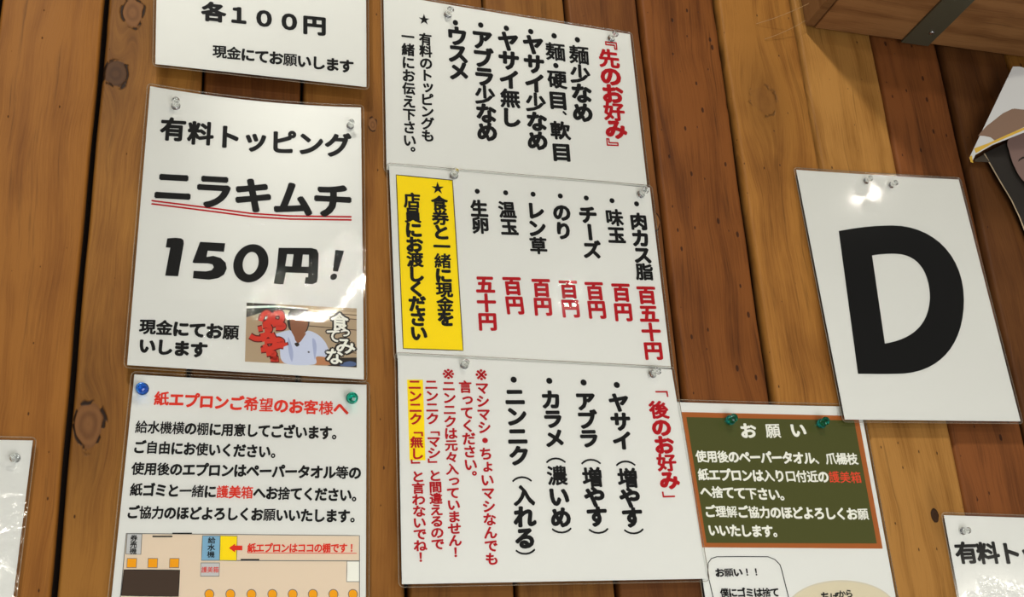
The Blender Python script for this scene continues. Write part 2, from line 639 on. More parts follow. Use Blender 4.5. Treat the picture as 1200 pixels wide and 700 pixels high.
def line(name, s, pts, width, mat, lift=.14, parent=None, closed=False):
    """printed stroke of a given pixel width along points"""
    pts = [np.array(p, float) for p in pts]
    if closed:
        pts.append(pts[0])
    d = []
    for a, b in zip(pts[:-1], pts[1:]):
        n = max(1, int(np.hypot(*(b - a)) / 12))
        d += [a + (b - a) * i / n for i in range(n)]
    d.append(pts[-1])
    V, F = [], []
    for i, p in enumerate(d):
        t = d[min(i + 1, len(d) - 1)] - d[max(i - 1, 0)]
        if closed and i in (0, len(d) - 1):
            t = d[1] - d[-2]
        t = t / np.hypot(*t)
        nn = np.array([-t[1], t[0]]) * width / 2
        V += [p + nn, p - nn]
        if i:
            F.append((2 * i - 2, 2 * i, 2 * i + 1, 2 * i - 1))
    return link(name, s.hit(np.array(V), lift), F, mat, parent or s.root)


# ------------------------------------------------------------------ lettering
_gl, _lift = {}, {}
_last = [None]


def glyph(ch, off):
    key = (ch, off)
    _last[0] = key
    if key not in _gl:
        c = bpy.data.curves.new('c', 'FONT')
        c.body = ch
        c.size = 1
        c.resolution_u = 3
        o = bpy.data.objects.new('o', c)
        COL.objects.link(o)
        me = bpy.data.meshes.new_from_object(o.evaluated_get(bpy.context.evaluated_depsgraph_get()))
        V = np.array([(v.co.x, v.co.y) for v in me.vertices]) if len(me.vertices) else np.zeros((0, 2))
        F = [tuple(p.vertices) for p in me.polygons]
        bpy.data.objects.remove(o)
        bpy.data.meshes.remove(me)
        bpy.data.curves.remove(c)
        if off and len(V):                             # embolden: the outline repeated around a small ring
            n = len(V)
            k = 14 if off > .045 else 8 if off > .02 else 5
            ring = [(0, 0)] + [(off * math.cos(2 * math.pi * (i + .5) / k), off * math.sin(2 * math.pi * (i + .5) / k)) for i in range(k)]
            F = [tuple(v + j * n for v in f) for j in range(len(ring)) for f in F]
            V = np.concatenate([V + r for r in ring])
            L = np.repeat(np.arange(len(ring)) * .004, n)
        else:
            L = np.zeros(len(V))
        _gl[key] = (V, F)
        _lift[key] = L
    return _gl[key]


ROTV = 'ー（）「」『』〜'


def kana(ch):
    return 0x3040 <= ord(ch) <= 0x30ff


def glyph_em(ch, vertical, bold, big=False):
    """glyph in a unit cell centred on 0, x right, y down"""
    k = 1.0
    off = .032 if bold is None else bold
    if bold is None:
        if kana(ch):
            off = .058 if big else .046
        if big and not kana(ch):
            off = .042
        if ch in '円一目入上下十百五玉肉生少力用由口元々':
            off = .048 if big else .038
        if ch in '護願機緒濃麺願解様棚横箱給望':
            off = .030 if big else .020
    if kana(ch):
        k = 1.05
    if ch in '・':
        off = .10
    if ch == '※':
        off = .012
    V, F = glyph(ch, off)
    if len(V) == 0:
        return V, F
    x = (V[:, 0] - .5) * k
    y = -(V[:, 1] - .38) * k
    if ch in '！１０':
        x = V[:, 0] - (V[:, 0].min() + V[:, 0].max()) / 2
        y = -(V[:, 1] - (V[:, 1].min() + V[:, 1].max()) / 2)
    if ch == '※' or ch == '★':
        k = 1.55 if ch == '※' else 1.0
        V = V * k
        x = V[:, 0] - (V[:, 0].min() + V[:, 0].max()) / 2
        y = -(V[:, 1] - (V[:, 1].min() + V[:, 1].max()) / 2)
    if vertical:
        if ch in ROTV:
            x, y = -y, x
            if ch in '「『':
                x, y = x + .0, y
        elif ch in '。、':
            x, y = x + .55, y - .6
        elif ch in 'ッっょゃゅ':
            x, y = x + .1, y - .1
    # slight lean of the brush lettering
    y = y - .04 * x
    return np.c_[x, y], F


def put(parts, s, ch, c, er, ed, vertical, bold, lift):
    V, F = glyph_em(ch, vertical, bold, np.hypot(*er) > 19)
    if len(V) == 0:
        return
    px = np.array(c) + V[:, :1] * er + V[:, 1:] * ed
    P = s.hit(px, lift)
    P[:, 2] += _lift[_last[0]]
    n = sum(len(p[0]) for p in parts)
    parts.append((P, [tuple(i + n for i in f) for f in F]))


def edge_dirs(s, c):
    u, v = s.uvpx([c])
    e = 1e-2
    p = proj(s.P(np.array([u[0], u[0] + e, u[0]]), np.array([v[0], v[0], v[0] + e])))
    r, d = p[1] - p[0], p[2] - p[0]
    return r / np.hypot(*r), d / np.hypot(*d)


def finish(parts, s, mat, name='lettering', parent=None):
    if parts:
        return link(name, np.concatenate([p[0] for p in parts]), [f for p in parts for f in p[1]], mat, parent or s.root)


def H(s, text, c0, c1, w, h, mat=BLACK, last=None, sag=0, bold=None, reds=(), lift=.2, name='lettering'):
    """horizontal line: centres of first and last glyph in the photo, glyph width and height in px"""
    n = (last or len(text)) - 1
    c0, c1 = np.array(c0, float), np.array(c1, float)
    a, b = [], []
    for i, ch in enumerate(text):
        t = i / max(n, 1)
        c = c0 + (c1 - c0) * t
        c = c + np.array([0, sag * 4 * t * (1 - t)])
        r, d = edge_dirs(s, c)
        r = (c1 - c0) / np.hypot(*(c1 - c0)) if n > 0 else r
        put(b if i in reds else a, s, ch, c, r * w, d * h, False, .008 if i in reds and w < 14 else bold, lift)
    finish(a, s, mat, name)
    finish(b, s, RED2 if mat is WHITE else ORED, name)


def V(s, text, c0, c1, w, h, mat=BLACK, last=None, bold=None, lift=.2, name='lettering'):
    n = (last or len(text)) - 1
    c0, c1 = np.array(c0, float), np.array(c1, float)
    a = []
    for i, ch in enumerate(text):
        c = c0 + (c1 - c0) * (i / max(n, 1))
        r, d = edge_dirs(s, c)
        if n > 0:
            d = (c1 - c0) / np.hypot(*(c1 - c0))
        put(a, s, ch, c, r * w, d * h, True, bold, lift)
    finish(a, s, mat, name)


def G(s, chars, mat=BLACK, vertical=False, bold=None, lift=.2, name='lettering'):
    """single glyphs: (char, centre, w, h)"""
    a = []
    for ch, c, w, h in chars:
        r, d = edge_dirs(s, c)
        a = []
        put(a, s, ch, c, r * w, d * h, vertical, bold, lift)
        finish(a, s, mat, name)


def F1(s, chars, mat=BLACK, bold=.03, slant=0.0, lift=.2, name='lettering'):
    """glyphs fitted into a measured box: (char, centre, w, h)"""
    a = []
    for ch, c, w, h in chars:
        Vv, Ff = glyph(ch, bold)
        x = (Vv[:, 0] - Vv[:, 0].min()) / np.ptp(Vv[:, 0]) - .5
        y = -((Vv[:, 1] - Vv[:, 1].min()) / np.ptp(Vv[:, 1]) - .5)
        x = x - slant * y
        r, d = edge_dirs(s, c)
        px = np.array(c) + x[:, None] * r * w + y[:, None] * d * h
        n = sum(len(p[0]) for p in a)
        P = s.hit(px, lift)
        P[:, 2] += _lift[_last[0]]
        finish([(P, Ff)], s, mat, name)


# ---- sign 1: top left, "each 100 yen"
filmA = film_mat('laminate_film', .03)
s = Sheet([(187.5, -230), (428, -225), (429.5, 102), (182, 75)], (14, 14, 15, 15))
sheet_thing('white laminated sign reading 各100円, cut off by the top edge at left', s, filmA)
H(s, '各１００円', (250.5, 14), (368.5, 29.5), 29, 23, bold=.05)
H(s, '現金にてお願いします', (257.5, 60.5), (406, 77.5), 17, 15.5)

# ---- sign 2: kimchi topping
s = Sheet([(176, 101), (423, 126), (426.5, 445), (149, 428)], (9, 9, 10, 10),
          lambda u, v: -7.5 * (1 - (2 * u - 1) ** 2) * np.clip(1 - v * 1.25, 0, 1))
L2 = s
sheet_thing('white laminated sign with black ニラキムチ 150円 and a small photo, second in the left column', s,
            film_mat('laminate_film', .04, 240, .05, [((400, 312), 30), ((375, 345), 26), ((340, 345), 24), ((305, 358), 18), ((250, 405), 20), ((408, 282), 12),
                                                     ((187, 190), 8), ((238, 250), 10), ((300, 268), 10)], .85))
H(s, '有料トッピング', (203, 151.5), (396, 170), 31, 28, sag=3.0, bold=.042)
H(s, 'ニラキムチ', (203.5, 218), (390, 235), 46, 41, sag=2.5, bold=.045)
for dy in (0, 3.7):
    line('red_underline', s, [(177.5, 235.2 + dy), (257, 245.2 + dy), (295, 250.3 + dy), (340, 253.2 + dy), (412, 254.2 + dy)], 1.9, RED)


def q4(*p):
    return [(140 + x / 4, 165 + y / 4) for x, y in p]


def ell(cx_, cy_, rx_, ry_, lean=0.0, n=40):
    return [(cx_ + rx_ * math.cos(t) - lean * ry_ * math.sin(t), cy_ + ry_ * math.sin(t)) for t in np.linspace(0, 2 * math.pi, n, endpoint=False)]


def fill(s, loops, mat=BLACK, lift=.2, name='lettering', parent=None):
    """printed shape with holes, outlines in photo pixels"""
    bm = bmesh.new()
    for loop in loops:
        vs = [bm.verts.new((p[0], p[1], 0)) for p in densify([tuple(x) for x in loop], 12)]
        for i in range(len(vs)):
            bm.edges.new((vs[i], vs[(i + 1) % len(vs)]))
    bmesh.ops.triangle_fill(bm, use_beauty=True, use_dissolve=False, edges=bm.edges[:])
    bm.verts.index_update()
    pts = np.array([v.co[:2] for v in bm.verts])
    fc = [tuple(v.index for v in f_.verts) for f_ in bm.faces]
    bm.free()
    return link(name, s.hit(pts, lift), fc, mat, parent or s.root)


fill(s, [q4((224, 458), (262, 455), (290, 458), (300, 466), (302, 482), (275, 636), (214, 633), (238, 502), (217, 500))])
fill(s, [q4((378, 474), (496, 481), (490, 521), (414, 516), (408, 545), (440, 540), (475, 550), (498, 572), (503, 600), (490, 628), (462, 645), (420, 652), (344, 645),
            (348, 610), (405, 613), (432, 607), (442, 594), (436, 580), (415, 575), (350, 574), (342, 570))])
fill(s, [ell(140 + 616 / 4, 165 + 575 / 4, 20.5, 22.5, .12), ell(140 + 615 / 4, 165 + 574 / 4, 9.2, 13.2, .12)])
fill(s, [q4((746, 502), (900, 503), (925, 510), (934, 530), (930, 640), (925, 664), (905, 673), (868, 670), (872, 640), (884, 640), (885, 622), (780, 618), (768, 675), (723, 670), (738, 590)),
         q4((786, 532), (816, 533), (809, 590), (777, 588)), q4((860, 534), (888, 535), (887, 591), (853, 590))])
fill(s, [q4((1012, 512), (1053, 516), (1024, 614), (1000, 611))])
fill(s, [ell(140 + 1004 / 4, 165 + 638 / 4, 4, 3.8, .2, 16)])
H(s, '現金にてお願', (173, 383), (270.5, 389.5), 19.5, 18)
H(s, 'いします', (172.5, 405.5), (233, 410), 20, 18)

# small printed photo on that sign: a man in a white V-neck shirt between two captions
QX = np.array([(289, 354.8), (418, 361.6), (418, 431), (287, 424)], float)


def pq(x, y):
    x, y = x / 1000, y / 1000
    return tuple(QX[0] * (1 - x) * (1 - y) + QX[1] * x * (1 - y) + QX[2] * x * y + QX[3] * (1 - x) * y)


def pic(pts):
    return [pq(*p) for p in pts]


photo = patch('printed_photo', s, list(map(tuple, QX)), ink('photo_sand', (186, 164, 134)), .06)
I_DK = ink('photo_dark', (52, 46, 40))
I_PL = ink('photo_plank_line', (96, 76, 58))
I_PL2 = ink('photo_pale_plank', (206, 184, 152))
I_SK = ink('photo_skin', (150, 98, 68))
I_SH = ink('photo_shirt', (208, 214, 232))
I_SHD = ink('photo_shirt_fold', (176, 184, 212))
I_ARM = ink('photo_arm', (196, 138, 96))
I_LR = ink('photo_caption_red', (216, 62, 44))
I_LRD = ink('photo_caption_edge', (104, 22, 18))


def pp(name, pts, mat, lift):
    return patch(name, s, pic(pts), mat, lift, photo)


def crv(pts, n=6):
    """closed smooth outline through points"""
    P = np.array(pts, float)
    out = []
    m = len(P)
    for i in range(m):
        a, b, c, d = P[i - 1], P[i], P[(i + 1) % m], P[(i + 2) % m]
        for k in range(n):
            t = k / n
            out.append(tuple(.5 * ((2 * b) + (-a + c) * t + (2 * a - 5 * b + 4 * c - d) * t * t + (-a + 3 * b - 3 * c + d) * t ** 3)))
    return out


pp('dark_roof', [(0, 0), (250, 0), (330, 40), (560, 60), (570, 230), (430, 260), (120, 170), (0, 250), (0, 100)], I_DK, .09)
pp('white_beam', [(0, 60), (130, 40), (290, 20), (560, 40), (560, 62), (290, 48), (130, 76), (0, 100)], WHITE, .115)
pp('plank_tone', [(560, 60), (1000, 70), (1000, 180), (560, 170)], I_PL2, .09)
for yy in (80, 150, 330, 720):
    pp('plank_line', [(560, yy), (1000, yy + 30), (1000, yy + 44), (560, yy + 16)], I_PL, .115)
pp('hair', crv([(370, 250), (390, 110), (460, 60), (540, 90), (575, 200), (560, 390), (520, 460), (400, 430)]), I_DK, .13)
pp('face', crv([(400, 330), (400, 200), (470, 190), (555, 240), (550, 380), (510, 520), (455, 600), (420, 500)]), I_SK, .15)
pp('hair_fringe', crv([(385, 250), (400, 120), (480, 80), (560, 120), (575, 230), (500, 205), (430, 215)]), I_DK, .165)
pp('shirt', crv([(300, 690), (210, 540), (270, 500), (390, 430), (420, 480), (470, 620), (520, 520), (560, 420), (660, 490), (730, 640), (755, 840), (640, 850),
                 (620, 985), (350, 985)]), I_SH, .17)
pp('shirt_fold', crv([(600, 560), (625, 570), (640, 700), (625, 900), (610, 760)]), I_SHD, .18)
pp('shirt_fold', crv([(380, 560), (400, 600), (430, 800), (420, 960), (390, 800)]), I_SHD, .18)
pp('neck_opening', [(430, 470), (545, 470), (500, 600), (472, 650), (445, 590)], I_SK, .19)
pp('microphone', crv([(440, 650), (470, 630), (485, 670), (460, 700)], 4), I_DK, .2)
pp('badge', crv([(560, 775), (572, 768), (580, 785), (566, 795)], 3), I_DK, .2)
pp('arm', crv([(620, 870), (740, 850), (790, 960), (700, 985), (620, 980)]), I_ARM, .165)
pp('hand', crv([(250, 960), (300, 910), (360, 985), (260, 985)]), I_ARM, .165)
pp('table_shadow', [(840, 850), (1000, 830), (1000, 995), (740, 995), (800, 900)], I_DK, .12)
pp('blue_cloth', crv([(850, 960), (930, 900), (990, 920), (980, 975), (880, 990)]), ink('photo_blue', (92, 110, 150)), .14)
STROKES = [[(130, 300), (150, 200), (190, 150), (215, 215), (200, 300), (160, 350)], [(245, 150), (240, 250), (235, 350)],
           [(250, 170), (310, 150), (325, 240), (300, 300), (250, 290)], [(240, 350), (290, 330), (335, 350), (330, 390), (270, 400)],
           [(150, 380), (200, 370), (215, 440), (170, 460)], [(110, 440), (150, 420)], [(40, 560), (90, 600), (150, 590), (200, 520), (240, 560)],
           [(150, 500), (170, 640)], [(230, 500), (260, 600)], [(170, 640), (250, 620), (300, 600), (330, 640), (290, 700)],
           [(140, 790), (220, 760), (300, 700), (345, 700)], [(170, 690), (200, 800)], [(270, 640), (250, 760)], [(190, 850), (260, 830), (250, 900), (290, 930), (230, 930)],
           [(350, 650), (360, 700)]]
for i, st_ in enumerate(STROKES):
    P_ = np.array([pq(*p) for p in st_])
    t_ = [P_[0]]
    for a, b_, c, d_ in zip([P_[0]] + list(P_[:-2]), P_[:-1], P_[1:], list(P_[2:]) + [P_[-1]]):
        for k in range(1, 6):
            t = k / 5
            t_.append(.5 * ((2 * b_) + (-a + c) * t + (2 * a - 5 * b_ + 4 * c - d_) * t * t + (-a + 3 * b_ - 3 * c + d_) * t ** 3))
    line('red_caption_edge', s, t_, 8.4, I_LRD, .205 + i * .002, photo)
    line('red_caption', s, t_, 5.6, I_LR, .245 + i * .002, photo)
for ch, (x, y), w_, h_ in [('食', (845, 245), 20, 21), ('っ', (895, 400), 14, 13), ('て', (790, 480), 17, 16), ('み', (900, 640), 23, 19), ('な', (800, 830), 21, 19)]:
    for (mt, bo, lf) in ((I_DK, .11, .28), (WHITE, .035, .33)):
        a = []
        Vg, Fg = glyph(ch, 0.0)
        n = 0
        r, d = edge_dirs(s, pq(x, y))
        offs = [(0, 0)] if mt is WHITE else [(math.cos(t) * .13, math.sin(t) * .13) for t in np.arange(0, 6.28, .785)]
        if mt is WHITE:
            offs = [(math.cos(t) * .03, math.sin(t) * .03) for t in np.arange(0, 6.28, 1.57)]
        for k, (ox, oy) in enumerate(offs):
            px = np.array(pq(x, y)) + (Vg[:, :1] - .5 + ox) * r * w_ * 1.05 + (-(Vg[:, 1:] - .38) + oy) * d * h_ * 1.05
            a.append((s.hit(px, lf + k * .004), [tuple(i + n for i in f) for f in Fg]))
            n += len(Vg)
        finish(a, s, mt, 'caption', photo)

# ---- sign 3: paper aprons with the floor plan
s = Sheet([(157.5, 439), (429.5, 451), (428.5, 765), (125.5, 750)], (7, 6, 9, 9),
          lambda u, v: -3.0 * (1 - (2 * u - 1) ** 2) * np.clip(1 - v * 2, 0, 1))
L3 = s
sheet_thing('white laminated sign headed in red 紙エプロン, with a small floor plan, lowest in the left column', s, film_mat('laminate_film', .03))
H(s, '紙エプロンご希望のお客様へ', (189.4, 467.2), (399.5, 479), 17.5, 17, ORED, sag=.6)
H(s, '給水機横の棚に用意してございます。', (165.8, 500.5), (381.7, 507.5), 14.6, 15.5, last=16)
H(s, 'ご自由にお使いください。', (163.5, 524), (310, 529.3), 14.6, 15.5, last=11)
H(s, '使用後のエプロンはペーパータオル等の', (161.6, 549.3), (416, 554.3), 15, 15.5)
H(s, '紙ゴミと一緒に護美箱へお捨てください。', (159.8, 574), (405, 580.3), 14.6, 15.5, last=18, reds=(7, 8, 9))
H(s, 'ご協力のほどよろしくお願いいたします。', (155.8, 600.5), (403, 605), 14.6, 15.5, last=18)
plan = patch('floor_plan', s, [(148, 625.5), (421.3, 628), (421.3, 735), (138, 733)], BEIGE, .05)
line('outline', s, [(148, 625.5), (421.3, 628), (421.3, 735), (138, 733)], .9, GREY, .13, plan, True)


def rect(q, mat, edge=GREY, lift=.12, ew=.9, name='plan_box'):
    o = patch(name, s, q, mat, lift, plan)
    if edge:
        line('outline', s, q, ew, edge, lift + .03, plan, True)


rect([(149, 626), (166.3, 626.2), (165, 650), (147.5, 649.6)], LGREY)
V(s, '券売機', (156.9, 631), (156, 646), 8.5, 8, lift=.22)
for x in (154.4, 179, 204.2):
    rect([(x - 5.3, 654.8), (x + 5.8, 654.8), (x + 5.3, 665.6), (x - 5.8, 665.6)], ORANGE)
rect([(145.3, 668), (210.7, 668.5), (209, 699.3), (142, 698.3)], DBROWN, BLACK)
for a, b_ in (((178.7, 629), (202, 629)), ((202, 625.4), (225, 625.4)), ((282, 656.2), (304, 656.2))):
    line('door_mark', s, [a, b_], 1.7, BLACK, .2, plan)
rect([(237.3, 628.1), (258.1, 628.1), (257.3, 657), (236, 657)], BLUE)
V(s, '給水機', (248, 633.5), (247.2, 650), 9, 8, lift=.22)
rect([(258.1, 628.1), (278, 628.5), (277.3, 657.5), (257.3, 657)], YEL)
patch('arrow', s, [(268.3, 642.5), (275.5, 637.4), (275.5, 639.7), (284, 639.8), (284, 645.3), (275.5, 645.2), (275.5, 647.8)], ORED, .2, plan)
H(s, '紙エプロンはココの棚です！', (294.9, 642.3), (412, 642.5), 10, 11, ORED, bold=.038)
line('red_underline', s, [(290, 648.2), (418, 648.8)], .8, ORED, .2, plan)
line('outline', s, [(278, 657.2), (421, 657.7)], .9, GREY, .16, plan)
rect([(235.5, 660), (257.3, 660), (256.8, 675.6), (235, 675.6)], LGREY)
H(s, '護美箱', (239.3, 668), (253.2, 668), 7, 7.5, ORED, bold=.01)
rect([(406.7, 658), (421.3, 658), (421.3, 682), (406.2, 682)], WHITE)
for x in (245.3, 270, 294.7, 319.2, 343, 366.7, 390.7, 413.6):
    c = [(x + 5.4 * math.cos(t), 696.7 + 5.6 * math.sin(t)) for t in np.linspace(0, 2 * math.pi, 16, endpoint=False)]
    patch('stool_mark', s, [tuple(p) for p in c], ORANGE, .12, plan)
    line('outline', s, c, .9, GREY, .15, plan, True)

# ---- sign 4: top of the middle column
s = Sheet([(449.3, -8), (738.3, 40), (758.5, 219), (453, 199)], (3, 3, 3.5, 3.5), lambda u, v: -1.5 * (1 - (2 * u - 1) ** 2) * (1 - v))
sheet_thing('white laminated sign with red 先のお好み at its right, top of the middle column', s, film_mat('laminate_film', .02))
S4 = s
G(s, [('★', (497, 22.3), 15, 15)], bold=0)
V(s, '有料のトッピングも', (498.6, 45.9), (501.4, 159), 15.5, 14.5, bold=.04)
V(s, '一緒にお伝え下さい。', (478, 43), (480, 164.5), 15.5, 15, last=9, bold=.04)
for (t, dot, a, b_) in (('ウスメ', (533.7, 26.6), (535.7, 42.4), (537.7, 83)), ('アブラ少なめ', (563.4, 29.4), (564.9, 46.5), (570.9, 154.3)),
                        ('ヤサイ無し', (593.4, 33.1), (595.7, 48.5), (598.6, 137.5)), ('ヤサイ少なめ', (622, 37), (625, 52.5), (630, 164.8)),
                        ('麺少なめ', (676.6, 46.6), (678.6, 64.3), (682.9, 131.8))):
    V(s, t, a, b_, 24, 22.5, bold=None)
    G(s, [('・', dot, 15, 15)])
G(s, [('・', (649.4, 42), 15, 15), ('麺', (650.9, 60.6), 24, 22), ('・', (651.4, 76.9), 15, 15), ('硬', (652.9, 93), 23, 22), ('目', (653.9, 117.6), 25, 22),
      ('軟', (656.6, 153), 24, 22), ('目', (658, 178.4), 26, 22)])
F1(s, [('、', (661.6, 132.6), 5, 5)], bold=.05)
V(s, '先のお好み', (713.7, 68.6), (721.8, 151.4), 25, 22.5, RED)
G(s, [('『', (713, 47), 20, 22), ('』', (721, 173), 20, 22)], RED, vertical=True, bold=.024)

# ---- sign 5: middle column, toppings with prices
s = Sheet([(456, 194), (761.5, 220), (786.5, 432), (465, 420)], (5.2, 5.2, 5.6, 5.6), lambda u, v: 0 * u)
sheet_thing('white laminated sign with yellow panel and red 百円 prices, middle of the middle column', s,
            film_mat('laminate_film', .02, 150, .05, [((665, 345), 13)]))
q = [(464.3, 205), (530.2, 211.3), (542.8, 411), (472.5, 408.7)]
patch('yellow_panel', s, q, YEL, .08)
line('outline', s, q, 1.1, DBROWN, .13, None, True)
G(s, [('★', (513, 220), 17, 17)], bold=0)
V(s, '食券と一緒に現金を', (515, 238.3), (522.5, 373.4), 20, 18)
V(s, '店員にお渡しください', (482.9, 234.8), (490.7, 390.5), 20, 18.5)
for (t, dot, a, b_) in (('生卵', (559.3, 224.3), (561.5, 244.5), (562.9, 264)), ('温玉', (592.6, 226), (594.3, 245.9), (596.7, 266)),
                        ('レン草', (624.7, 227.7), (627.4, 247), (630.9, 288)), ('のり', (656.6, 229.8), (658.3, 249), (660.2, 270.4)),
                        ('チーズ', (687, 232.2), (689, 251.7), (693.6, 292.8)), ('味玉', (717.2, 235.3), (720, 255), (722.4, 275.5)),
                        ('肉カス脂', (746, 239), (748.4, 259.6), (755.2, 318.6))):
    V(s, t, a, b_, 21, 20.5)
    G(s, [('・', dot, 14, 14)])
V(s, '五十円', (568.6, 333.3), (571.3, 376.8), 23, 22, RED)
for a, b_ in (((600.4, 335), (603.2, 357.5)), ((634.3, 337.2), (636.2, 359)), ((666.2, 339), (668.6, 361.2)), ((696.7, 340.8), (699.4, 362.6)),
              ((727.9, 342.6), (730.3, 365.5))):
    V(s, '百円', a, b_, 22.5, 22.5, RED)
V(s, '百五十円', (757.7, 345.8), (765.6, 411), 23, 22, RED)

# ---- sign 6: lowest of the middle column
s = Sheet([(466, 416.5), (787, 433), (828, 678.5), (471, 685)], (7.0, 7.0, 10.5, 10.5), lambda u, v: 0 * u)
sheet_thing('white laminated sign with red 後のお好み at its right, lowest of the middle column', s, film_mat('laminate_film', .02))
patch('yellow_highlight', s, [(477, 445.2), (495.7, 445.2), (498.6, 539.7), (480, 539.7)], YEL, .08)
V(s, '※マシマシ・ちょいマシなんでも', (564, 439.4), (576.4, 655.2), 15.5, 15, RED, bold=.038)
V(s, '言ってください。', (545.3, 453.5), (551.5, 544.6), 15.5, 15, RED, last=7, bold=.038)
V(s, '※ニンニクは元々入っていません！', (525.4, 438.5), (533.9, 647.5), 15.5, 14, RED, bold=.038)
V(s, 'ニンニク「マシ」と間違えるので', (505.5, 450.8), (513, 637.8), 15.5, 13.8, RED, bold=.038)
V(s, 'ニンニク「無し」と言わないでね！', (486, 450.8), (493, 653.2), 15.5, 13.8, RED, bold=.038)
V(s, 'ニンニク', (603.5, 465), (608.3, 534.3), 24, 23)
V(s, '入れる', (614.3, 580.7), (615.3, 630.8), 25, 25)
for t, a, b_, c, d_ in (('カラメ', (645.7, 468.5), (649.9, 513.6), (652.8, 557.5), (657.2, 606.5)), ('アブラ', (685.9, 470.5), (690, 513.8), (694.2, 559.5), (699.6, 605.5)),
                        ('ヤサイ', (725.3, 472), (729.4, 516.5), (735.6, 560.5), (741, 606.5))):
    V(s, t, a, b_, 23, 22)
    V(s, '濃いめ' if t == 'カラメ' else '増やす', c, d_, 24, 24)
G(s, [('・', p, 17, 17) for p in ((602, 445.2), (643.7, 446.5), (683.9, 448.5), (722.8, 451.4))])
G(s, [('（', p, 24, 24) for p in ((611, 554), (650.5, 532), (691.5, 533.5), (732, 535.5))] +
  [('）', p, 24, 24) for p in ((616.5, 655), (659.2, 630), (702.6, 630.5), (744, 631))], vertical=True, bold=.012)
V(s, '後のお好み', (772, 480.4), (784.3, 562.8), 23, 21.5, RED)
G(s, [('「', (771.5, 455.5), 22, 21), ('」', (787.5, 586), 22, 21)], RED, vertical=True, bold=.01)

# ---- sign 7: green board notice under the D sheet
s = Sheet([(792.5, 471.5), (1008.5, 477), (1058, 745), (833, 745)], (2.2, 2.2, 3, 3), lambda u, v: -1.0 * (1 - (2 * u - 1) ** 2) * (1 - v))
sheet_thing('white laminated sign printed with a green chalkboard headed お願い, partly under the letter sheet', s, film_mat('laminate_film', .02))
q = [(798.5, 483.1), (1005.8, 487.8), (1034.5, 643.3), (823, 641.8)]
patch('board_border', s, q, BORDER, .06)
patch('green_board', s, [(804.3, 489), (1001, 493), (1027.6, 637.3), (828, 636.6)], BOARD, .1)
G(s, [('お', (876.7, 505), 19, 18), ('願', (905.7, 505), 18, 18), ('い', (935.3, 504.2), 19, 18)], WHITE)
H(s, '使用後のペーパータオル、爪楊枝', (821.6, 535), (998.8, 538), 13, 14.5, WHITE)
H(s, '紙エプロンは入り口付近の護美箱', (824.2, 556.3), (1003, 559.7), 13, 14.5, WHITE, reds=(12, 13, 14))
H(s, 'へ捨てて下さい。', (827.3, 576.5), (907, 579.6), 13.6, 14.5, WHITE, last=7)
H(s, 'ご理解ご協力のほどよろしくお願', (832, 599.5), (1011.2, 602.7), 13, 14.5, WHITE)
H(s, 'いいたします。', (836.3, 621.5), (899.3, 622.8), 13, 14.5, WHITE, last=6)
arc = [(829.5, 668), (830, 660), (833.5, 655), (840, 652.8), (870, 652.6), (900, 652.8), (908, 656), (914, 662), (916, 668), (924, 700), (928, 716), (842, 716), (835.6, 700), (829.6, 674)]
line('speech_bubble', s, arc, 1.0, BLACK, .1, None, True)
H(s, 'お願い！！', (843.4, 671.4), (886, 670.6), 11, 10.5)
H(s, '僕にゴミは捨て', (849, 695), (908, 694.5), 10.3, 11)
patch('oval_emblem', s, [(986 + 64 * math.cos(t), 716 + 35 * math.sin(t)) for t in np.linspace(0, 2 * math.pi, 40, endpoint=False)], OVAL, .06, None, 100)
line('emblem_rim', s, [(986 + 64 * math.cos(t), 716 + 35 * math.sin(t)) for t in np.linspace(0, 2 * math.pi, 40, endpoint=False)], 1.6,
     ink('pale_rim_ink', (214, 206, 186)), .09, None, True)
G(s, [('ち', (967.5, 700), 11, 13), ('ば', (978, 700.5), 10, 12), ('か', (986.5, 696.5), 9, 9), ('ら', (995, 696), 9, 10)], bold=.035)

# ---- sign 8: the big letter
s = Sheet([(933, 199), (1123.5, 210.5), (1196, 494), (990, 492)], (5, 5, 11, 11), lambda u, v: -1.2 * (1 - (2 * u - 1) ** 2) * (1 - v))
sheet_thing('white laminated sheet with one huge black letter D', s,
            film_mat('laminate_film', .02, 260, .08, [((1010, 222), 12), ((1019, 244), 12), ((1031, 214), 7)]))


def bez(a, b_, c, d_, n=14):
    a, b_, c, d_ = map(np.array, (a, b_, c, d_))
    return [tuple(a * (1 - t) ** 3 + 3 * b_ * t * (1 - t) ** 2 + 3 * c * t * t * (1 - t) + d_ * t ** 3) for t in np.linspace(0, 1, n)]


outer = [(1005.5, 438.3), (982.9, 270.8)] + bez((982.9, 270.8), (1010, 265.5), (1030, 264.3), (1046, 264.3), 6)[1:] + \
    bez((1046, 264.3), (1092, 264.5), (1129.6, 298), (1129.6, 352))[1:] + bez((1129.6, 352), (1129.6, 402), (1104, 434), (1060, 438))[1:] + \
    bez((1060, 438), (1045, 438.8), (1025, 438.6), (1005.5, 438.3), 6)[1:-1]
inner = [(1037, 402.8), (1022, 299.5)] + bez((1022, 299.5), (1032, 298), (1040, 297.3), (1050, 297.6), 6)[1:] + \
    bez((1050, 297.6), (1078, 298.5), (1089.8, 322), (1089.8, 350))[1:] + bez((1089.8, 350), (1088, 384), (1066, 398), (1037, 402.8))[1:-1]
bm = bmesh.new()
for loop in (outer, inner):
    p = densify([tuple(x) for x in loop], 14)
    vs = [bm.verts.new(tuple(x)) for x in np.c_[np.array(p), np.zeros(len(p))]]
    for i in range(len(vs)):
        bm.edges.new((vs[i], vs[(i + 1) % len(vs)]))
bmesh.ops.triangle_fill(bm, use_beauty=True, use_dissolve=False, edges=bm.edges[:])
bm.verts.index_update()
